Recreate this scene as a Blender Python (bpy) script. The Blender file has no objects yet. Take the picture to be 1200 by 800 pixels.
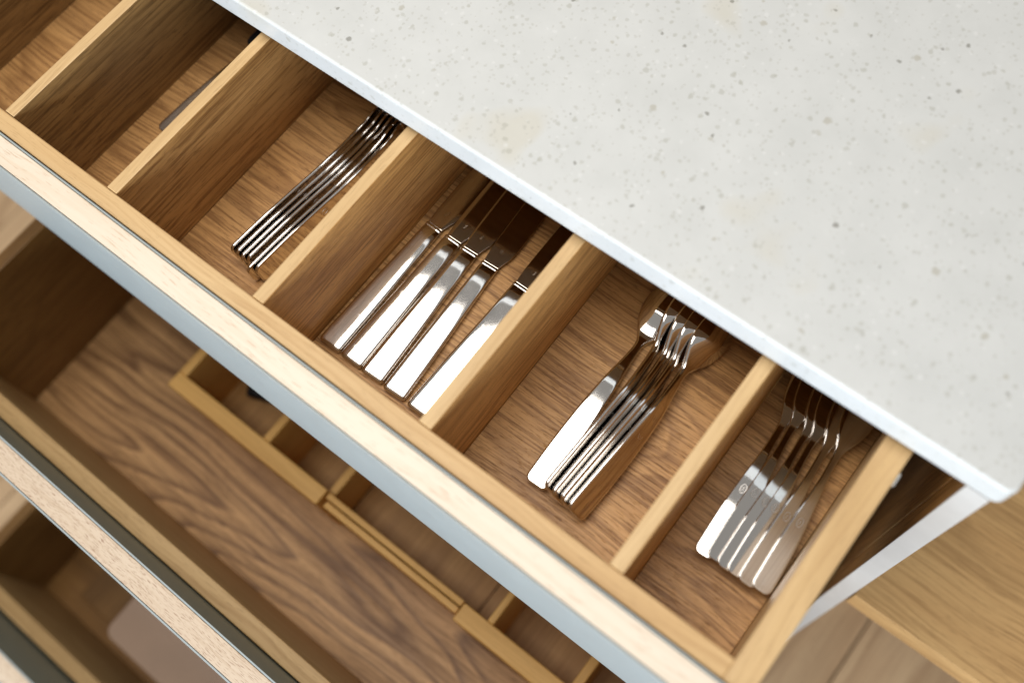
import bpy, bmesh, math, random
from mathutils import Matrix, Vector, Euler
random.seed(4)
scene = bpy.context.scene
COL = scene.collection
R = math.radians

# ------------------------------------------------------------------ camera
CAM_POS = (0.2266, -0.0954, 0.6641)
cam_data = bpy.data.cameras.new('camera')
cam = bpy.data.objects.new('camera', cam_data)
COL.objects.link(cam)
cam.location = CAM_POS
cam.rotation_euler = (0.3861, 0.0833, 0.6635)
cam_data.sensor_fit = 'HORIZONTAL'
cam_data.sensor_width = 36.0
cam_data.lens = 36.0 * 1209.15 / 1200.0
cam_data.clip_start = 0.02
cam_data.clip_end = 60
cam_data.dof.use_dof = True
cam_data.dof.focus_distance = 0.838
cam_data.dof.aperture_fstop = 2.5
scene.camera = cam

# ------------------------------------------------------------------ light: a bright room
world = bpy.data.worlds.new('World')
scene.world = world
world.use_nodes = True
bg = world.node_tree.nodes['Background']
bg.inputs[0].default_value = (1.0, 0.965, 0.92, 1)
bg.inputs[1].default_value = 0.18

def area(name, loc, target, size, size_y, power, color):
    d = bpy.data.lights.new(name, 'AREA')
    d.shape = 'RECTANGLE'
    d.size = size
    d.size_y = size_y
    d.energy = power
    d.color = color
    o = bpy.data.objects.new(name, d)
    COL.objects.link(o)
    o.location = loc
    o.rotation_euler = (Vector(target) - Vector(loc)).to_track_quat('-Z', 'Y').to_euler()
    return o

area('ceiling_light', (-0.42, 0.05, 1.75), (-0.42, 0.05, 0), 1.5, 1.1, 15.5, (1.0, 0.95, 0.88))
area('window_light', (0.50, -1.70, 0.36), (0.0, 0.05, 0.02), 2.2, 0.95, 37, (0.76, 0.88, 1.0))

scene.view_settings.view_transform = 'Standard'
scene.view_settings.look = 'None'
scene.view_settings.exposure = 0.95
scene.view_settings.gamma = 1.0
scene.view_settings.use_curve_mapping = False

# ------------------------------------------------------------------ materials
def new_mat(name):
    m = bpy.data.materials.new(name)
    m.use_nodes = True
    nt = m.node_tree
    return m, nt, nt.nodes['Principled BSDF']

class NB:
    def __init__(self, nt):
        self.nt = nt
    def n(self, t, **kw):
        nd = self.nt.nodes.new(t)
        for k, v in kw.items():
            setattr(nd, k, v)
        return nd
    def l(self, a, b):
        self.nt.links.new(a, b)
    def math(self, op, a, b=None, c=None):
        nd = self.n('ShaderNodeMath', operation=op)
        for i, v in enumerate((a, b, c)):
            if v is None:
                continue
            if isinstance(v, (int, float)):
                nd.inputs[i].default_value = v
            else:
                self.l(v, nd.inputs[i])
        return nd.outputs[0]
    def ramp(self, f, stops, interp='LINEAR'):
        nd = self.n('ShaderNodeValToRGB')
        cr = nd.color_ramp
        cr.interpolation = interp
        while len(cr.elements) < len(stops):
            cr.elements.new(0.5)
        for e, (p, col) in zip(cr.elements, stops):
            e.position = p
            e.color = (*col, 1) if len(col) == 3 else col
        self.l(f, nd.inputs[0])
        return nd.outputs[0]
    def mix(self, f, a, b, mode='MIX'):
        nd = self.n('ShaderNodeMix', data_type='RGBA', blend_type=mode)
        if isinstance(f, (int, float)):
            nd.inputs[0].default_value = f
        else:
            self.l(f, nd.inputs[0])
        for i, v in ((6, a), (7, b)):
            if isinstance(v, tuple):
                nd.inputs[i].default_value = (*v, 1)
            else:
                self.l(v, nd.inputs[i])
        return nd.outputs[2]
    def noise(self, vec, scale=1.0, detail=2.0, rough=0.5, dist=0.0):
        nd = self.n('ShaderNodeTexNoise')
        nd.inputs['Scale'].default_value = scale
        nd.inputs['Detail'].default_value = detail
        nd.inputs['Roughness'].default_value = rough
        nd.inputs['Distortion'].default_value = dist
        self.l(vec, nd.inputs['Vector'])
        return nd.outputs[0]
    def vec(self, a, b, c):
        nd = self.n('ShaderNodeCombineXYZ')
        for i, v in enumerate((a, b, c)):
            if isinstance(v, (int, float)):
                nd.inputs[i].default_value = v
            else:
                self.l(v, nd.inputs[i])
        return nd.outputs[0]

def wood(name, axis, light, mid, dark, bands=7.0, band_amt=0.5, fibre=0.5, pore=0.5,
         across=9.0, along=1.3, rough=0.42, fs=1.0, bump=0.25, pore_col=None, pore_thr=0.62, rag=0.012):
    """oak: growth bands as contour lines of a stretched noise, fibres and short pores along the grain"""
    m, nt, bs = new_mat(name)
    b = NB(nt)
    tc = b.n('ShaderNodeTexCoord')
    oi = b.n('ShaderNodeObjectInfo')
    sep = b.n('ShaderNodeSeparateXYZ')
    b.l(tc.outputs['Object'], sep.inputs[0])
    order = {'x': (0, 1, 2), 'y': (1, 0, 2), 'z': (2, 0, 1)}[axis]
    rnd = oi.outputs['Random']
    a = b.math('ADD', sep.outputs[order[0]], b.math('MULTIPLY', rnd, 7.3))
    u = b.math('ADD', sep.outputs[order[1]], b.math('MULTIPLY', rnd, 3.1))
    w = b.math('ADD', sep.outputs[order[2]], b.math('MULTIPLY', rnd, 5.7))
    # gentle waviness of the grain
    wob = b.noise(b.vec(b.math('MULTIPLY', a, 7.0), b.math('MULTIPLY', u, 5.0), b.math('MULTIPLY', w, 5.0)), 1.0, 1.0)
    u2 = b.math('ADD', u, b.math('MULTIPLY', wob, 0.018))
    big = b.noise(b.vec(b.math('MULTIPLY', a, along), b.math('MULTIPLY', u2, across), b.math('MULTIPLY', w, across)), 1.0, 1.5, 0.45, 0.2)
    f1 = b.noise(b.vec(b.math('MULTIPLY', a, 9.0 * fs), b.math('MULTIPLY', u2, 320.0 * fs), b.math('MULTIPLY', w, 320.0 * fs)), 1.0, 3.0, 0.6)
    f2 = b.noise(b.vec(b.math('MULTIPLY', a, 75.0 * fs), b.math('MULTIPLY', u2, 1100.0 * fs), b.math('MULTIPLY', w, 1100.0 * fs)), 1.0, 1.0, 0.5)
    fr = b.math('FRACT', b.math('MULTIPLY', b.math('ADD', big, b.math('MULTIPLY', f1, rag)), bands))
    band = b.ramp(fr, [(0.0, (0.0,) * 3), (0.55, (0.35,) * 3), (0.86, (1.0,) * 3), (0.97, (0.15,) * 3), (1.0, (0.0,) * 3)])
    broad = b.noise(b.vec(b.math('MULTIPLY', a, 2.0), b.math('MULTIPLY', u2, 22.0), b.math('MULTIPLY', w, 22.0)), 1.0, 2.0, 0.5)
    col = b.mix(b.ramp(broad, [(0.3, (0,) * 3), (0.7, (1,) * 3)]), light, mid)
    col = b.mix(b.math('MULTIPLY', band, band_amt), col, dark)
    col = b.mix(b.math('MULTIPLY', b.ramp(f1, [(0.45, (0,) * 3), (0.63, (1,) * 3)]), fibre), col, dark)
    pc = pore_col or tuple(v * 0.6 for v in dark)
    pm = b.ramp(f2, [(pore_thr, (0,) * 3), (pore_thr + 0.06, (1,) * 3)])
    col = b.mix(b.math('MULTIPLY', pm, pore), col, pc)
    b.l(col, bs.inputs['Base Color'])
    rr = b.math('ADD', b.math('MULTIPLY', f1, 0.22), rough - 0.08)
    b.l(rr, bs.inputs['Roughness'])
    bs.inputs['Specular IOR Level'].default_value = 0.35
    bp = b.n('ShaderNodeBump')
    bp.inputs['Strength'].default_value = bump
    bp.inputs['Distance'].default_value = 0.0006
    h = b.math('SUBTRACT', 1.0, b.math('ADD', b.math('MULTIPLY', f1, 0.7), b.math('MULTIPLY', pm, 0.5)))
    b.l(h, bp.inputs['Height'])
    b.l(bp.outputs[0], bs.inputs['Normal'])
    return m

OAK_L = (0.76, 0.42, 0.145)
OAK_M = (0.64, 0.33, 0.10)
OAK_D = (0.25, 0.095, 0.02)
M = {}
M['edge_y'] = wood('oak_edge_y', 'y', (0.666, 0.462, 0.237), (0.594, 0.389, 0.179), (0.405, 0.231, 0.092), 5, .25, .30, .25, bump=.12)
M['edge_x'] = wood('oak_edge_x', 'x', (0.666, 0.462, 0.237), (0.585, 0.368, 0.161), (0.405, 0.222, 0.084), 6, .35, .30, .25, across=30, bump=.12)
M['edge2_x'] = wood('oak_edge_tan_x', 'x', (0.532, 0.347, 0.156), (0.456, 0.279, 0.112), (0.285, 0.149, 0.048), 6, .35, .4, .35, across=30, bump=.15)
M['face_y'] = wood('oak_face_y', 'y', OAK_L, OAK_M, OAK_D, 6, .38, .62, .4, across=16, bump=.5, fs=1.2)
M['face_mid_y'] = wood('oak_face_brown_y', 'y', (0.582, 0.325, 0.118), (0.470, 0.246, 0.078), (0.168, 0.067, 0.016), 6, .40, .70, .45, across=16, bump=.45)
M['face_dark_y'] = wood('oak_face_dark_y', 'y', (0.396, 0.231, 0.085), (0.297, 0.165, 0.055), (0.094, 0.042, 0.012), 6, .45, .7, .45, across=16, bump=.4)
M['base_x'] = wood('oak_base_x', 'x', (0.586, 0.332, 0.128), (0.502, 0.268, 0.094), (0.134, 0.048, 0.010), 9, .42, .62, .5, across=13, along=3.0, bump=.4, fs=1.5)
M['base2_x'] = wood('oak_base_figured_x', 'x', (0.670, 0.399, 0.176), (0.566, 0.319, 0.130), (0.127, 0.049, 0.013), 14, .80, .5, .5, across=13, along=1.4, bump=.2, rag=.03)
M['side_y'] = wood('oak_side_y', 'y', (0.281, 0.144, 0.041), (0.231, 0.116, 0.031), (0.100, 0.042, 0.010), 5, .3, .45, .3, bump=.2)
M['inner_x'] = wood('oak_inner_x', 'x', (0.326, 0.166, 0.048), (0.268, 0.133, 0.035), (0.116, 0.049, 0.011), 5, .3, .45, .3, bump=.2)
M['inner_y'] = wood('oak_tray_base_y', 'y', (0.60, 0.34, 0.12), (0.50, 0.27, 0.09), (0.26, 0.12, 0.035), 5, .3, .35, .2, bump=.1)
M['core_x'] = wood('oak_front_core_x', 'x', (0.775, 0.673, 0.548), (0.745, 0.634, 0.503), (0.612, 0.454, 0.299), 4, .12, .25, .5, across=20,
                   fs=.9, bump=.1, pore_col=(0.50, 0.32, 0.19), pore_thr=.64)
M['core2_x'] = wood('oak_front_core_pinkish_x', 'x', (0.598, 0.469, 0.348), (0.564, 0.427, 0.300), (0.410, 0.276, 0.170), 4, .12, .35, .8, across=20,
                    fs=1.8, bump=.15, pore_col=(0.26, 0.14, 0.085), pore_thr=.60)
M['tray_x'] = wood('oak_tray_x', 'x', (0.851, 0.503, 0.151), (0.762, 0.423, 0.113), (0.495, 0.247, 0.057), 5, .3, .25, .2, across=25, bump=.1)
M['tray_y'] = wood('oak_tray_y', 'y', (0.851, 0.503, 0.151), (0.762, 0.423, 0.113), (0.495, 0.247, 0.057), 5, .3, .25, .2, across=25, bump=.1)
M['bench_x'] = wood('oak_bench_x', 'x', (0.580, 0.356, 0.146), (0.502, 0.287, 0.111), (0.279, 0.144, 0.049), 8, .4, .6, .3, across=10, bump=.2, rough=.6)
M['plank_y'] = wood('oak_plank_y', 'y', (0.595, 0.410, 0.236), (0.520, 0.339, 0.189), (0.287, 0.164, 0.081), 7, .5, .35, .2, across=7, bump=.15)
M['carcass_z'] = wood('oak_carcass_z', 'z', (0.60, 0.37, 0.165), (0.50, 0.30, 0.125), (0.20, 0.105, 0.04), 6, .35, .6, .3, bump=.25)

def plain(name, col, rough=.5, metal=0.0, var=0.04, vs=40.0, bump=0.0, spec=.4):
    m, nt, bs = new_mat(name)
    b = NB(nt)
    tc = b.n('ShaderNodeTexCoord')
    nz = b.noise(tc.outputs['Object'], vs, 3.0, .6)
    lo = tuple(max(0, c * (1 - var)) for c in col)
    hi = tuple(min(1, c * (1 + var)) for c in col)
    c = b.mix(b.ramp(nz, [(.3, (0,) * 3), (.7, (1,) * 3)]), lo, hi)
    b.l(c, bs.inputs['Base Color'])
    b.l(b.math('ADD', b.math('MULTIPLY', nz, .15), rough - .07), bs.inputs['Roughness'])
    bs.inputs['Metallic'].default_value = metal
    bs.inputs['Specular IOR Level'].default_value = spec
    if bump:
        bp = b.n('ShaderNodeBump')
        bp.inputs['Strength'].default_value = bump
        bp.inputs['Distance'].default_value = .0004
        b.l(b.noise(tc.outputs['Object'], 900.0, 2.0), bp.inputs['Height'])
        b.l(bp.outputs[0], bs.inputs['Normal'])
    return m

M['paint'] = plain('blue_grey_paint', (0.325, 0.350, 0.342), .45, var=.03, bump=.06)
M['paint_shaded'] = plain('blue_grey_paint_shaded', (0.20, 0.20, 0.155), .5, var=.05, bump=.06)  # panel paint with shade and warm bounce put into its olive colour
M['white'] = plain('white_lacquer', (0.563, 0.537, 0.506), .4, var=.03, bump=.05)
M['dark'] = plain('dark_gap', (0.02, 0.016, 0.012), .7)
M['black'] = plain('black_plastic', (0.018, 0.02, 0.024), .35)
M['runner'] = plain('runner_metal', (0.62, 0.61, 0.58), .35, metal=.8)
M['cover'] = plain('brown_box_lid', (0.40, 0.265, 0.185), .55, var=.05, vs=18)

def steel(name, col, rough):
    m, nt, bs = new_mat(name)
    b = NB(nt)
    tc = b.n('ShaderNodeTexCoord')
    sep = b.n('ShaderNodeSeparateXYZ')
    b.l(tc.outputs['Object'], sep.inputs[0])
    smear = b.noise(tc.outputs['Object'], 90.0, 3.0, .6)
    spot = b.ramp(b.noise(tc.outputs['Object'], 140.0, 2.0, .6, .4), [(.60, (0,) * 3), (.72, (1,) * 3)])
    v = b.vec(b.math('MULTIPLY', sep.outputs[0], 1600.0), b.math('MULTIPLY', sep.outputs[1], 60.0), sep.outputs[2])
    scr = b.ramp(b.noise(v, 1.0, 2.0, .6), [(.66, (0,) * 3), (.75, (1,) * 3)])
    bs.inputs['Base Color'].default_value = (*col, 1)
    bs.inputs['Metallic'].default_value = 1.0
    b.l(b.math('ADD', b.math('ADD', b.math('MULTIPLY', smear, .06), rough - .03), b.math('ADD', b.math('MULTIPLY', scr, .07), b.math('MULTIPLY', spot, .07))), bs.inputs['Roughness'])
    return m

M['steel'] = steel('polished_steel', (0.73, 0.705, 0.675), .06)
M['blade'] = steel('blade_steel', (0.50, 0.44, 0.38), .09)
M['stamp'] = steel('stamp_steel', (0.72, 0.69, 0.66), .30)

def quartz():
    m, nt, bs = new_mat('speckled_quartz')
    b = NB(nt)
    tc = b.n('ShaderNodeTexCoord')
    wv = b.n('ShaderNodeVectorMath', operation='ADD')
    b.l(tc.outputs['Object'], wv.inputs[0])
    nz = b.n('ShaderNodeTexNoise')
    nz.inputs['Scale'].default_value = 260
    b.l(tc.outputs['Object'], nz.inputs['Vector'])
    sc = b.n('ShaderNodeVectorMath', operation='SCALE')
    b.l(nz.outputs[1], sc.inputs[0])
    sc.inputs[3].default_value = 0.0035
    b.l(sc.outputs[0], wv.inputs[1])
    col = b.mix(b.ramp(b.noise(tc.outputs['Object'], 26.0, 3.0, .6), [(.3, (0,) * 3), (.7, (1,) * 3)]), (0.562, 0.568, 0.552), (0.605, 0.61, 0.595))
    st = b.ramp(b.noise(tc.outputs['Object'], 13.0, 2.0, .5), [(.64, (0,) * 3), (.74, (1,) * 3)])
    col = b.mix(b.math('MULTIPLY', st, .5), col, (0.54, 0.505, 0.41))
    def specks(scale, keep, size, c, amt):
        vo = b.n('ShaderNodeTexVoronoi')
        vo.inputs['Scale'].default_value = scale
        b.l(wv.outputs[0], vo.inputs['Vector'])
        sp = b.n('ShaderNodeSeparateColor')
        b.l(vo.outputs['Color'], sp.inputs[0])
        on = b.math('GREATER_THAN', sp.outputs[0], keep)
        rad = b.math('MULTIPLY', sp.outputs[1], size)
        inside = b.ramp(b.math('SUBTRACT', vo.outputs['Distance'], rad), [(0.0, (1,) * 3), (0.10, (0,) * 3)])
        return b.math('MULTIPLY', b.math('MULTIPLY', on, inside), amt), c
    for args in ((195, .56, .32, (0.40, 0.395, 0.345), .42), (125, .74, .25, (0.36, 0.355, 0.30), .45),
                 (150, .973, .28, (0.13, 0.12, 0.09), .6), (190, .80, .30, (0.68, 0.68, 0.67), .45),
                 (290, .60, .36, (0.42, 0.41, 0.365), .36), (85, .93, .22, (0.36, 0.33, 0.25), .5)):
        f, c = specks(*args)
        col = b.mix(f, col, c)
    b.l(col, bs.inputs['Base Color'])
    bs.inputs['Roughness'].default_value = .38
    bs.inputs['Specular IOR Level'].default_value = .4
    return m
M['quartz'] = quartz()

# ------------------------------------------------------------------ helpers
def thing(name, loc, label, cat, group=None, kind=None):
    o = bpy.data.objects.new(name, None)
    o.empty_display_size = .02
    COL.objects.link(o)
    o.location = loc
    o['label'] = label
    o['category'] = cat
    if group:
        o['group'] = group
    if kind:
        o['kind'] = kind
    return o

def from_bm(name, bm, mat, parent=None, smooth=False, loc=None):
    me = bpy.data.meshes.new(name)
    bm.to_mesh(me)
    bm.free()
    if smooth:
        for p in me.polygons:
            p.use_smooth = True
    me.materials.append(M[mat] if isinstance(mat, str) else mat)
    o = bpy.data.objects.new(name, me)
    COL.objects.link(o)
    if parent is not None:
        o.parent = parent
    if loc is not None:
        o.location = loc
    return o

def abs_loc(o):
    v = Vector(o.location)
    while o.parent:
        o = o.parent
        v = v + Vector(o.location)
    return v

def box(name, x0, x1, y0, y1, z0, z1, mat, parent=None, bev=.0007, seg=2):
    """world-space box as a child of parent; its origin is the middle of its bottom"""
    bm = bmesh.new()
    bmesh.ops.create_cube(bm, size=1)
    c = Vector(((x0 + x1) / 2, (y0 + y1) / 2, z0))
    for v in bm.verts:
        v.co = Vector((v.co.x * (x1 - x0), v.co.y * (y1 - y0), (v.co.z + .5) * (z1 - z0)))
    if bev:
        bmesh.ops.bevel(bm, geom=list(bm.edges), offset=bev, segments=seg, profile=.5, affect='EDGES')
    base = abs_loc(parent) if parent is not None else Vector((0, 0, 0))
    return from_bm(name, bm, mat, parent, loc=c - base)

# ------------------------------------------------------------------ room floor
ZFLOOR = -0.89
floor = bpy.data.objects.new('floor', None)
COL.objects.link(floor)
floor.location = (0, 0, ZFLOOR)
floor['kind'] = 'structure'
PW = .195
k = 0
for i in range(-9, 8):
    x0 = .4139 + i * PW
    box('plank', x0 + .0012, x0 + PW - .0012, -2.2 + .17 * (k % 3), 1.4 + .1 * (k % 2), ZFLOOR - .02, ZFLOOR, 'plank_y', floor, .0012, 1)
    k += 1
box('subfloor', .4139 - 9 * PW, .4139 + 8 * PW, -2.1, 1.3, ZFLOOR - .03, ZFLOOR - .012, 'dark', floor, 0)

# ------------------------------------------------------------------ cabinet carcass and countertop
XL, XR = -0.5960, 0.2741           # drawer outer sides
SX0, SX1 = 0.3105, 0.3271          # right carcass side
YC = 0.1744
cab = thing('kitchen_cabinet', (-.13, .46, ZFLOOR), 'white edged oak kitchen cabinet carcass around the three open drawers', 'cabinet')
box('side_panel', SX0, SX1 - .0012, YC + .034, .76, ZFLOOR + .001, .005, 'carcass_z', cab, .0006)
box('front_stile', SX0 + .0006, SX1 - .0012, YC + .0025, YC + .0315, ZFLOOR + .001, .005, 'carcass_z', cab, .0006)
box('edge_band', SX0, SX1, YC, YC + .002, ZFLOOR + .0012, .0046, 'white', cab, .0006)
box('outer_facing', SX1 - .001, SX1, YC + .0025, .76, ZFLOOR + .0012, .0048, 'white', cab, 0)
LX1 = XL - (SX0 - XR)
box('side_panel', LX1 - .0166, LX1, YC + .0025, .76, ZFLOOR + .001, .005, 'carcass_z', cab, .0006)
box('edge_band', LX1 - .0166, LX1, YC, YC + .002, ZFLOOR + .0012, .0046, 'white', cab, .0006)
box('back_panel', LX1 + .001, SX0 - .001, .745, .757, ZFLOOR + .05, .004, 'carcass_z', cab, .0006)
box('top_rail', LX1 + .001, SX0 - .001, YC + .03, .744, -.0015, .0055, 'inner_x', cab, .0006)
box('kick_board', LX1 + .001, SX0 - .001, YC + .05, YC + .066, ZFLOOR + .001, ZFLOOR + .09, 'white', cab, .0006)

def slab():
    x0, x1, y0, y1, z0, z1, r = -1.35, .3335, YC - .0002, .95, .0063, .0327, .007
    bm = bmesh.new()
    pts = [(x0, y0)]
    for i in range(9):
        a = R(-90 + 90 * i / 8)
        pts.append((x1 - r + r * math.cos(a), y0 + r + r * math.sin(a)))
    pts += [(x1, y1), (x0, y1)]
    vs = [bm.verts.new((x, y, z0)) for x, y in pts]
    f = bm.faces.new(vs)
    ex = bmesh.ops.extrude_face_region(bm, geom=[f])
    for v in ex['geom']:
        if isinstance(v, bmesh.types.BMVert):
            v.co.z = z1
    bmesh.ops.recalc_face_normals(bm, faces=bm.faces)
    hor = [e for e in bm.edges if abs(e.verts[0].co.z - e.verts[1].co.z) < 1e-6]
    bmesh.ops.bevel(bm, geom=hor, offset=.0022, segments=3, profile=.5, affect='EDGES')
    o = from_bm('countertop', bm, 'quartz')
    o['label'] = 'pale speckled stone countertop slab covering the back of the top drawer'
    o['category'] = 'countertop'
    return o
slab()

# ------------------------------------------------------------------ drawers
def drawer(label, y_front_in, z_top, z_floor, tb, panel, core_mat, side_x, depth=.5, base_mat='base_x'):
    """panel = (y_in, y_out, z_top, z_bottom)"""
    xl, xr = side_x
    yi = y_front_in
    yo = yi - tb
    d = thing('drawer', ((xl + xr) / 2, yi, z_floor - .012), label, 'drawer', 'pulled out drawers of the cabinet')
    st = .016
    rt = .0191 if z_top > -.1 else .0092
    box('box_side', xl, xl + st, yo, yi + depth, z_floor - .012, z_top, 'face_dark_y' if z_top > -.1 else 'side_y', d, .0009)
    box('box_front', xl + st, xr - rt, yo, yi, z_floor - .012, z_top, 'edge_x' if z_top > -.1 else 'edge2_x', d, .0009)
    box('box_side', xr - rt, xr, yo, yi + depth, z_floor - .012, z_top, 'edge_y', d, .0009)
    box('box_back', xl + st, xr - rt, yi + depth - .014, yi + depth, z_floor - .012, z_top - .01, 'inner_x', d, .0009)
    py_in, py_out, pz1, pz0 = panel
    sk = .0016
    px0, px1 = xl - .048, xr + .03
    p = box('front_panel', px0, px1, py_out + sk + .0004, py_in - sk - .0004, pz0, pz1, core_mat, d, .0004)
    box('outer_facing', px0, px1, py_out, py_out + sk, pz0 - .0004, pz1 + .0002, 'paint', p, .0003)
    fc = box('inner_facing', px0, px1, py_in - sk, py_in, pz0 - .0004, pz1 + .0002, 'paint_shaded', p, .0003)
    fc.data.materials.append(M['paint'])  # top faces keep the paint without the painted-in shade
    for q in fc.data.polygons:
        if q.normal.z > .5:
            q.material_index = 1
    # metal runners along both sides
    if z_top < -.1:
        box('runner', xl - .0135, xl - .0005, yi + .01, yi + depth - .02, z_floor + .002, z_floor + .035, 'runner', d, .0008)
        box('runner', xr + .0005, xr + .0135, yi + .01, yi + depth - .02, z_floor + .002, z_floor + .035, 'runner', d, .0008)
    return d

ZB = -.101
d1 = drawer('shallow top drawer with wooden dividers holding rows of steel cutlery', 0.0, 0.0, ZB, .0147,
            (-.0157, -.0384, .0008, -.200), 'core_x', (XL, XR))
T = .0111
XD = [-.4395, -.3171, -.1594, 0.0, .16]
for x in XD:
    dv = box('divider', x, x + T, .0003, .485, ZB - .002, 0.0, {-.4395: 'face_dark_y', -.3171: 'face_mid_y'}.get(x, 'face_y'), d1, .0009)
    # pale upper edge strip of each divider
    dv.data.materials.append(M['edge_y'])
    for p in dv.data.polygons:
        if p.normal.z > .6:
            p.material_index = 1
box('runner_clip', XR + .0003, XR + .0024, .153, .163, -.013, -.009, 'runner', d1, .0006)
edges = [XL + .016] + [v for x in XD for v in (x, x + T)] + [.255]
for i in range(0, len(edges), 2):
    box('base_board', edges[i] + .0004, edges[i + 1] - .0004, .0006, .484, ZB - .008, ZB, 'base_x', d1, .0004)

Z2 = -.290
ZB2 = -.500
d2 = drawer('deep middle drawer with bold oak grain on its empty floor', -.1935, Z2, ZB2, .0172,
            (-.2124, -.2372, -.204, -.540), 'core2_x', (-.5920, XR))
box('base_board', -.5755, .2645, -.1930, .29, ZB2 - .008, ZB2, 'base2_x', d2, .0004)
ZB3 = -.835
d3 = drawer('lowest and furthest pulled out drawer, dark inside', -.4135, -.660, ZB3, .0185,
            (-.4367, -.4620, -.550, -.850), 'core2_x', (-.5860, XR))
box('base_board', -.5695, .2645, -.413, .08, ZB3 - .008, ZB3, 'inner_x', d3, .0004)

# ------------------------------------------------------------------ organiser trays in the middle drawer
ZT, ZT0 = -.390, ZB2 + .0005
G2 = 'wooden trays in the middle drawer'
t1 = thing('organiser_tray', (-.276, .1, ZT0), 'light oak tray in the middle drawer, with a black tool in its corner', 'tray', G2)
box('tray_front', -.3895, -.1618, -.0798, -.0606, ZT0, ZT, 'tray_x', t1, .0012)
box('tray_side', -.3895, -.3785, -.0604, .25, ZT0, ZT, 'tray_y', t1, .0012)
box('tray_side', -.171, -.1618, -.0604, .25, ZT0, ZT - .03, 'tray_y', t1, .0012)
box('tray_divider', -.2586, -.2492, -.0604, .25, ZT0, ZT - .001, 'tray_y', t1, .001)
box('tray_base', -.3783, -.2588, -.0602, .249, ZT0, ZT0 + .005, 'inner_y', t1, 0)
box('tray_base', -.2490, -.1712, -.0602, .249, ZT0, ZT0 + .005, 'inner_y', t1, 0)
t2 = thing('organiser_tray', (-.066, .1, ZT0), 'narrow railed oak tray between the two thicker trays of the middle drawer', 'tray', G2)
box('tray_front', -.1595, .0265, -.0680, -.0612, ZT0, ZT - .004, 'tray_x', t2, .0008)
box('tray_rail', -.1560, .0265, -.0766, -.0696, ZT0, ZT - .005, 'tray_x', t2, .0008)
box('tray_base', -.1595, .0265, -.0608, .249, ZT0, ZT0 + .005, 'inner_y', t2, 0)
t3 = thing('organiser_tray', (.145, .1, ZT0), 'light oak tray in the middle drawer nearest the right end, with two crossbars', 'tray', G2)
box('tray_front', .0285, .262, -.0825, -.0624, ZT0, ZT, 'tray_x', t3, .0012)
box('tray_divider', .0574, .0646, -.0622, .25, ZT0, ZT - .001, 'tray_y', t3, .001)
box('tray_divider', .1600, .1695, -.0622, .25, ZT0, ZT - .001, 'tray_y', t3, .001)
for a, b_ in ((.0285, .0572), (.0648, .1598), (.1697, .262)):
    box('tray_base', a, b_, -.062, .249, ZT0, ZT0 + .005, 'inner_y', t3, 0)

# ------------------------------------------------------------------ bench beside the cabinet
bn = thing('wooden_bench', (.75, .45, ZFLOOR), 'low oak bench top standing against the right side of the cabinet', 'bench')
box('bench_top', .3296, 1.25, .1765, .80, -.432, -.390, 'bench_x', bn, .001, 2)
box('leg', .36, .40, .30, .34, ZFLOOR + .001, -.4325, 'bench_x', bn, .002)
box('leg', 1.15, 1.19, .30, .34, ZFLOOR + .001, -.4325, 'bench_x', bn, .002)
box('leg', .36, .40, .70, .74, ZFLOOR + .001, -.4325, 'bench_x', bn, .002)
box('leg', 1.15, 1.19, .70, .74, ZFLOOR + .001, -.4325, 'bench_x', bn, .002)

# ------------------------------------------------------------------ storage box in the lowest drawer
sb = thing('storage_box', (-.25, -.22, ZB3), 'plain brown box with rounded corners inside the lowest drawer', 'box')
def rounded_box(name, x0, x1, y0, y1, z0, z1, r, mat, parent):
    bm = bmesh.new()
    pts = []
    for cx, cy, a0 in ((x1 - r, y0 + r, -90), (x1 - r, y1 - r, 0), (x0 + r, y1 - r, 90), (x0 + r, y0 + r, 180)):
        for i in range(7):
            a = R(a0 + 90 * i / 6)
            pts.append((cx + r * math.cos(a), cy + r * math.sin(a)))
    base = abs_loc(parent)
    vs = [bm.verts.new(Vector((x, y, z0)) - base) for x, y in pts]
    f = bm.faces.new(vs)
    ex = bmesh.ops.extrude_face_region(bm, geom=[f])
    for v in ex['geom']:
        if isinstance(v, bmesh.types.BMVert):
            v.co.z = z1 - base.z
    bmesh.ops.recalc_face_normals(bm, faces=bm.faces)
    top = [e for e in bm.edges if all(abs(v.co.z - (z1 - base.z)) < 1e-6 for v in e.verts)]
    bmesh.ops.bevel(bm, geom=top, offset=.002, segments=3, profile=.5, affect='EDGES')
    return from_bm(name, bm, mat, parent)
rounded_box('body', -.379, -.12, -.370, -.12, ZB3 + .0005, -.696, .012, 'cover', sb)
rounded_box('lid', -.381, -.118, -.372, -.118, -.6955, -.680, .014, 'cover', sb)
bd = box('wooden_board', -.51, -.40, -.385, -.05, ZB3 + .0005, ZB3 + .018, 'side_y', None, .0015)
bd['label'] = 'dark wooden board lying beside the brown box in the lowest drawer'
bd['category'] = 'board'

# ------------------------------------------------------------------ cutlery
def lerp_table(tab, s):
    for (s0, *a), (s1, *b) in zip(tab, tab[1:]):
        if s <= s1:
            t = 0 if s1 == s0 else (s - s0) / (s1 - s0)
            t = max(0, min(1, t))
            return [p + (q - p) * t for p, q in zip(a, b)]
    return list(tab[-1][1:])

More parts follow.
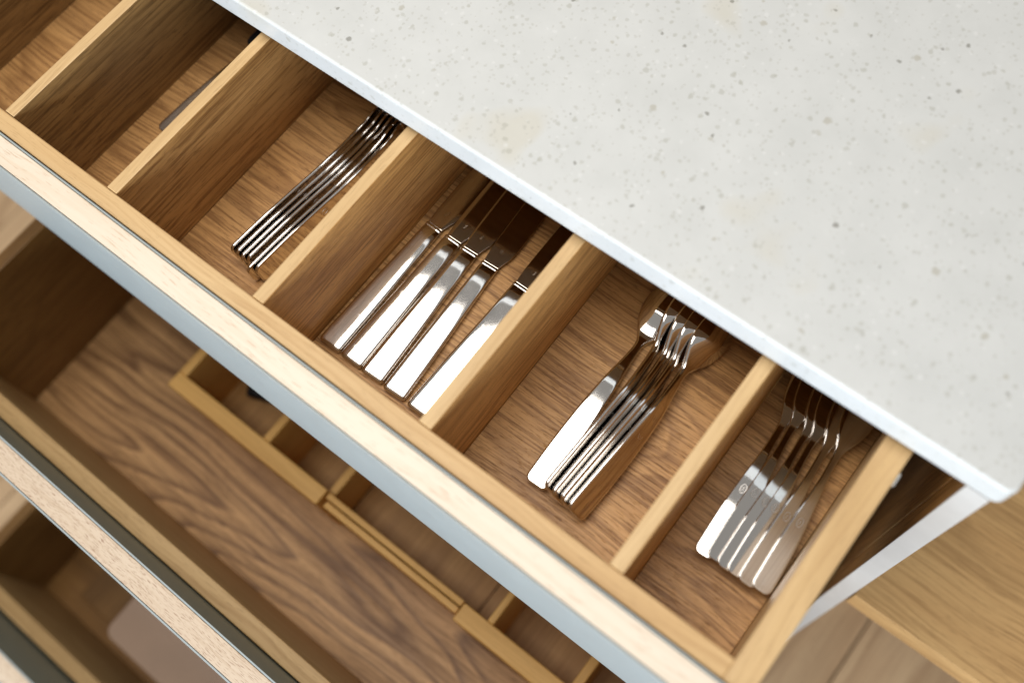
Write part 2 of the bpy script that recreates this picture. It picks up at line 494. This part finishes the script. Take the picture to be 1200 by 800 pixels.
def smooth_table(tab, n):
    """Catmull-Rom through the rows (s, values...)"""
    out = []
    for i in range(len(tab) - 1):
        p0 = tab[max(i - 1, 0)]
        p1, p2 = tab[i], tab[i + 1]
        p3 = tab[min(i + 2, len(tab) - 1)]
        for k in range(n):
            t = k / n
            row = []
            for a, b, c, d in zip(p0, p1, p2, p3):
                row.append(.5 * ((2 * b) + (-a + c) * t + (2 * a - 5 * b + 4 * c - d) * t * t + (-a + 3 * b - 3 * c + d) * t ** 3))
            row[0] = p1[0] + (p2[0] - p1[0]) * t
            out.append(row)
    out.append(list(tab[-1]))
    return out

def add_loft(bm, rows, nu=8, fil=.44):
    """rows: (s, xoff, halfwidth, zmid, thickness, dish), length along +Y; rounded-rectangle sections"""
    rings = []
    arc = [R(90 * k / 4) for k in range(5)]
    for (s, xo, w, zc, t, dish) in rows:
        rf = min(t * fil, w * .9)
        top = [(-(w - rf) - rf * math.cos(a), t / 2 - rf + rf * math.sin(a)) for a in arc]
        top += [((w - rf) * (-1 + 2 * k / nu), t / 2) for k in range(1, nu)]
        top += [((w - rf) + rf * math.cos(a), t / 2 - rf + rf * math.sin(a)) for a in reversed(arc)]
        ring = top + [(x, -z) for x, z in reversed(top)]
        rings.append([bm.verts.new((xo + x, s, zc + z - dish * (1 - (x / w) ** 2))) for x, z in ring])
    n = len(rings[0])
    for r0, r1 in zip(rings, rings[1:]):
        for j in range(n):
            bm.faces.new((r0[j], r0[(j + 1) % n], r1[(j + 1) % n], r1[j]))
    bm.faces.new(rings[0])
    bm.faces.new(list(reversed(rings[-1])))

def finish(bm, name):
    bmesh.ops.recalc_face_normals(bm, faces=bm.faces)
    me = bpy.data.meshes.new(name)
    bm.to_mesh(me)
    bm.free()
    for p in me.polygons:
        p.use_smooth = True
    return me

def tail(w, zc, t, r=.0055):
    """rounded butt end rows (s, xo, w, z, t, dish)"""
    out = []
    for k, a in enumerate((4, 12, 24, 38, 54, 72, 90)):
        a = R(a)
        out.append((r * (1 - math.cos(a)), 0, w - r + r * math.sin(a), zc, t * min(1, .5 + .2 * k), 0))
    return out

def spoon_mesh(name, L, wt, wn, wb, arch, t=.0024, bowl=.064, depth=.008, neck=1.0):
    bm = bmesh.new()
    sn = L - bowl
    rows = tail(wt, arch * .35, t)
    body = [(.0055, 0, wt, arch * .35, t, 0), (L * .18, 0, wt * .985, arch * .10, t, 0), (L * .36, 0, wt * .86, 0, t * 1.05, 0), (L * .50, 0, wt * .64, arch * .12, t * 1.15, 0),
            (sn - .012, 0, wn, arch * .75 * neck, t * 1.3, 0), (sn, 0, wn * 1.05, arch * neck, t * 1.3, .0003),
            (sn + bowl * .12, 0, wb * .45, arch * (.2 + .78 * neck), t * .95, depth * .10), (sn + bowl * .27, 0, wb * .78, arch * .85, t * .75, depth * .42),
            (sn + bowl * .45, 0, wb * .98, arch * .75, t * .65, depth), (sn + bowl * .62, 0, wb, arch * .72, t * .6, depth),
            (sn + bowl * .80, 0, wb * .84, arch * .75, t * .6, depth * .75), (sn + bowl * .93, 0, wb * .52, arch * .80, t * .6, depth * .3),
            (L, 0, wb * .10, arch * .84, t * .5, 0)]
    rows += smooth_table(body, 5)[1:]
    add_loft(bm, rows, 12)
    return finish(bm, name)

def fork_mesh(name, L, wt, wn, wh, t=.0026, st=1.0, nz=-.0014):
    bm = bmesh.new()
    sh = L - .072
    zc = lambda s: lerp_table(ZT_, s)[0]
    ZT_ = [(r[0], r[1]) for r in smooth_table([(0, .0008), (L * .25, .0), (L * .46, max(0, nz) * .35), (sh, nz), (sh + .018, nz - .0022), (sh + .034, nz - .0022), (sh + .052, nz + .0008), (L, nz + .0066)], 6)]
    W = [(.0055, wt), (L * .2, wt * .94), (L * .34, wt * .72), (L * .46, wt * .48), (sh - .012, wn), (sh + .004 * st, wn * 1.3), (sh + .015 * st, wh * .74), (sh + .024 * st, wh * .95), (sh + .030 * st, wh)]
    rows = tail(wt, zc(0), t)
    for r in smooth_table(W, 5)[1:]:
        s = r[0]
        tt = t if s < L * .4 else t * 1.1 if s < sh else t * (1.1 - .42 * min(1, (s - sh) / .028))
        rows.append((s, 0, r[1], zc(s), tt, 0.0))
    add_loft(bm, rows, 8)
    s0 = sh + .029 * st
    gap = wh * 2 / 4
    for i in range(4):
        x = -wh + gap * (i + .5)
        rr = []
        for k in range(13):
            s = s0 + (L - s0) * k / 12
            hw = gap * .5 * (.98 - .30 * min(1, k / 4) - .012 * k)
            if k == 12:
                hw *= .35
            rr.append((s, x * (1 - .03 * k / 12), hw, zc(s), t * (.66 - .22 * k / 12), 0))
        add_loft(bm, rr, 3)
    return finish(bm, name)

def handle_mesh(name, L=.135):
    bm = bmesh.new()
    rows = []
    prof = [(0, 0.00856, .0028), (.0006, 0.00963, .0042), (.0018, 0.01038, .0054), (.004, 0.01081, .0060), (.010, 0.01091, .0064), (.045, 0.01027, .0066),
            (.085, 0.00899, .0066), (.112, 0.00824, .0064), (.123, 0.00803, .0062), (.128, 0.00803, .0056), (.1305, 0.00792, .0040), (.1315, 0.00792, .0032),
            (.1325, 0.00813, .0036), (.1340, 0.00824, .0038), (.135, 0.00792, .0024)]
    n = 36
    rings = []
    for s, w, t in prof:
        ring = []
        for j in range(n):
            a = 2 * math.pi * j / n
            c, sn = math.cos(a), math.sin(a)
            e = 2 / 4.2
            x = w * math.copysign(abs(c) ** e, c)
            z = t / 2 * math.copysign(abs(sn) ** (2 / 3.3), sn)
            ring.append(bm.verts.new((x, s, z + .0036)))
        rings.append(ring)
    for r0, r1 in zip(rings, rings[1:]):
        for j in range(n):
            bm.faces.new((r0[j], r0[(j + 1) % n], r1[(j + 1) % n], r1[j]))
    bm.faces.new(rings[0])
    bm.faces.new(list(reversed(rings[-1])))
    return finish(bm, name)

def blade_mesh(name, L0=.1345, L1=.238):
    bm = bmesh.new()
    tab = [(L0, .0004, .0074), (L0 + .005, .0008, .0082), (L0 + .014, .0018, .0100), (L0 + .03, .0022, .0108), (L0 + .07, .0022, .0110), (L0 + .09, .0012, .0098), (L0 + .099, -.001, .0070), (L1, -.004, .0022)]
    rows = [(r[0], r[1], r[2], .0036, .0015, 0) for r in smooth_table(tab, 4)]
    add_loft(bm, rows, 6)
    return finish(bm, name)

def stamp_mesh(name):
    """oval maker's stamp: a raised ring with a few small strokes in it"""
    bm = bmesh.new()
    n, a, b2, w, h = 28, .0036, .0021, .00034, .00012
    for ro, ri in ((1, 1),):
        out, inn = [], []
        for j in range(n):
            t = 2 * math.pi * j / n
            out.append((bm.verts.new(((b2 + w) * math.sin(t), (a + w) * math.cos(t), 0)), bm.verts.new(((b2 + w * .7) * math.sin(t), (a + w * .7) * math.cos(t), h))))
            inn.append((bm.verts.new(((b2 - w) * math.sin(t), (a - w) * math.cos(t), 0)), bm.verts.new(((b2 - w * .7) * math.sin(t), (a - w * .7) * math.cos(t), h))))
        for j in range(n):
            k = (j + 1) % n
            bm.faces.new((out[j][0], out[k][0], out[k][1], out[j][1]))
            bm.faces.new((out[j][1], out[k][1], inn[k][1], inn[j][1]))
            bm.faces.new((inn[j][1], inn[k][1], inn[k][0], inn[j][0]))
    for (x, y, lx, ly) in ((-.0004, -.0016, .0013, .00022), (-.0001, -.0008, .0014, .00022), (.0001, 0.0, .0013, .00022), (0, .0008, .0015, .00022), (.0003, .0016, .0012, .00022)):
        m = Matrix.Translation((x, y, h / 2)) @ Matrix.Diagonal((lx, ly, h, 1))
        bmesh.ops.create_cube(bm, size=1, matrix=m)
    bmesh.ops.recalc_face_normals(bm, faces=bm.faces)
    me = bpy.data.meshes.new(name)
    bm.to_mesh(me)
    bm.free()
    return me

def mesh_obj(name, me, mat, parent=None):
    if not me.materials:
        me.materials.append(M[mat])
    o = bpy.data.objects.new(name, me)
    COL.objects.link(o)
    if parent is not None:
        o.parent = parent
    return o

STAMP = stamp_mesh('maker_stamp')
BSTAMP = STAMP.copy()
def add_stamp(parent, s, z, back=True):
    o = mesh_obj('maker_stamp', STAMP, 'stamp', parent)
    o.location = (0, s, z)
    if back:
        o.rotation_euler = (0, math.pi, 0)
    return o

def rest(o, z_floor):
    """drop o so that its lowest vertex touches the floor of the compartment"""
    mat = o.rotation_euler.to_matrix()
    low = min((mat @ v.co).z for v in o.data.vertices)
    o.location.z = z_floor - low + .0002

def place(name, me, x, y, roll, yaw, pitch, label, cat, group, stamp=None, lift=0.0):
    o = mesh_obj(name, me, 'steel')
    o.location = (x, y, 0)
    o.rotation_euler = (R(pitch), R(roll), R(yaw))
    rest(o, ZB + lift)
    o['label'] = label
    o['category'] = cat
    o['group'] = group
    if stamp:
        add_stamp(o, *stamp)
    return o

ORD = ['first', 'second', 'third', 'fourth', 'fifth', 'sixth']

# forks on edge between the second and third divider
FORK = fork_mesh('fork', .219, .0098, .0048, .0112, .0033)
fk = [(-.2500, .0322, -2.4, 262), (-.2432, .0318, -2.4, 262), (-.2370, .0308, -2.3, 261), (-.2318, .0334, -2.2, 263), (-.2245, .0258, -1.9, 259), (-.2188, .0302, -1.9, 257)]
for i, (x, y, yaw, roll) in enumerate(fk):
    place('fork', FORK, x, y, roll, yaw, 0,
          'steel fork standing on its edge, %s from the left in its row of six' % ORD[i], 'fork', 'table forks standing on edge',
          (.078, -.00175))

# table knives
HANDLE = handle_mesh('knife_handle')
BLADE = blade_mesh('knife_blade')
kn = [(-.1330, .0190, -0.3, 5), (-.1096, .0188, .7, 3), (-.0872, .0186, 2.5, 2), (-.0634, .0184, 3.3, 2), (-.0385, .0182, -.4, 0)]
kl = ['table knife lying flat against the divider on the fork side, leftmost of five',
      'table knife with thick polished handle, second from the left of five',
      'table knife with thick polished handle, in the middle of the five',
      'table knife with thick polished handle, fourth from the left, beside the gap',
      'table knife lying apart from the other four, partly hidden by the divider']
for i, (x, y, yaw, roll) in enumerate(kn):
    k_ = thing('table_knife', (x, y, ZB + .0003), kl[i], 'knife', 'table knives lying side by side')
    k_.rotation_euler = (0, R(roll), R(yaw))
    h = mesh_obj('handle', HANDLE, 'steel', k_)
    bl = mesh_obj('blade', BLADE, 'blade', k_)
    s_ = mesh_obj('maker_stamp', BSTAMP, 'blade', bl)
    s_.location = (.0012, .150, .00435)

# table spoons, the first face down, the others leaning on edge
SPOON = spoon_mesh('table_spoon', .205, .0100, .0038, .0175, .006, .0042)
sp = [(.0718, .0275, 1.4, 181, 'table spoon lying flat face down, leftmost of the five big spoons'),
      (.0880, .0285, .2, 230, None), (.0956, .0268, -.5, 232, None), (.1032, .0274, -.7, 229, None), (.1114, .0260, -1.4, 226, None)]
for i, (x, y, yaw, roll, lab) in enumerate(sp):
    place('table_spoon', SPOON, x, y, roll, yaw, 0,
          lab or 'big table spoon leaning on its edge, %s from the left in its row of five' % ORD[i], 'spoon', 'big spoons in the wide compartment',
          (.078, -.0021))

# small dessert forks, face down, each overlapping the one before it
DESSERT = fork_mesh('dessert_fork', .188, .0077, .0028, .0130, .0018, 1.45, .0050)
sm = [(.2010, .0582, 3.7, 182), (.2098, .0602, 4.2, 190), (.2186, .0592, 3.1, 191.5), (.2270, .0596, 3.8, 190), (.2364, .0590, 3.2, 191.5), (.2470, .0610, 4.0, 189)]
for i, (x, y, yaw, roll) in enumerate(sm):
    place('dessert_fork', DESSERT, x, y, roll, yaw, 0,
          'small fork lying face down beside the right wall, %s from the left of six' % ORD[i], 'fork', 'small forks in the narrow compartment',
          (.058, -.00093), lift=(0 if i == 0 else .0003))

# half hidden things in the second compartment
sv = place('serving_spoon', spoon_mesh('serving_spoon', .23, .0125, .0045, .026, .008), -.3882, .083, 184, -5.0, 0,
           'dull steel handle peeking out from behind the second divider', 'spoon', 'utensils half hidden in the second compartment')
bh = thing('black_handled_utensil', (-.3892, .198, ZB + .0003), 'black handled utensil half hidden under the countertop edge', 'utensil')
def rod(name, x0, y0, L, w, t, mat, parent):
    bm = bmesh.new()
    add_loft(bm, [(0, 0, w * .6, t / 2, t * .5, 0), (.002, 0, w * .9, t / 2, t * .9, 0), (.006, 0, w, t / 2, t, 0), (L - .004, 0, w * .8, t / 2, t, 0), (L, 0, w * .6, t / 2, t * .6, 0)], 6)
    o = mesh_obj(name, finish(bm, name), mat, parent)
    o.location = (x0, y0, 0)
    return o
rod('handle', 0, 0, .11, .0085, .012, 'black', bh)
rod('blade', 0, .109, .11, .009, .0016, 'blade', bh)
bt = thing('black_handled_tool', (-.331, -.012, ZT0 + .0055), 'black handled tool lying in the corner tray of the middle drawer', 'utensil')
bt.rotation_euler = (0, 0, R(-70))
rod('handle', 0, -.03, .10, .010, .016, 'black', bt)
rod('shaft', 0, .069, .06, .004, .004, 'blade', bt)
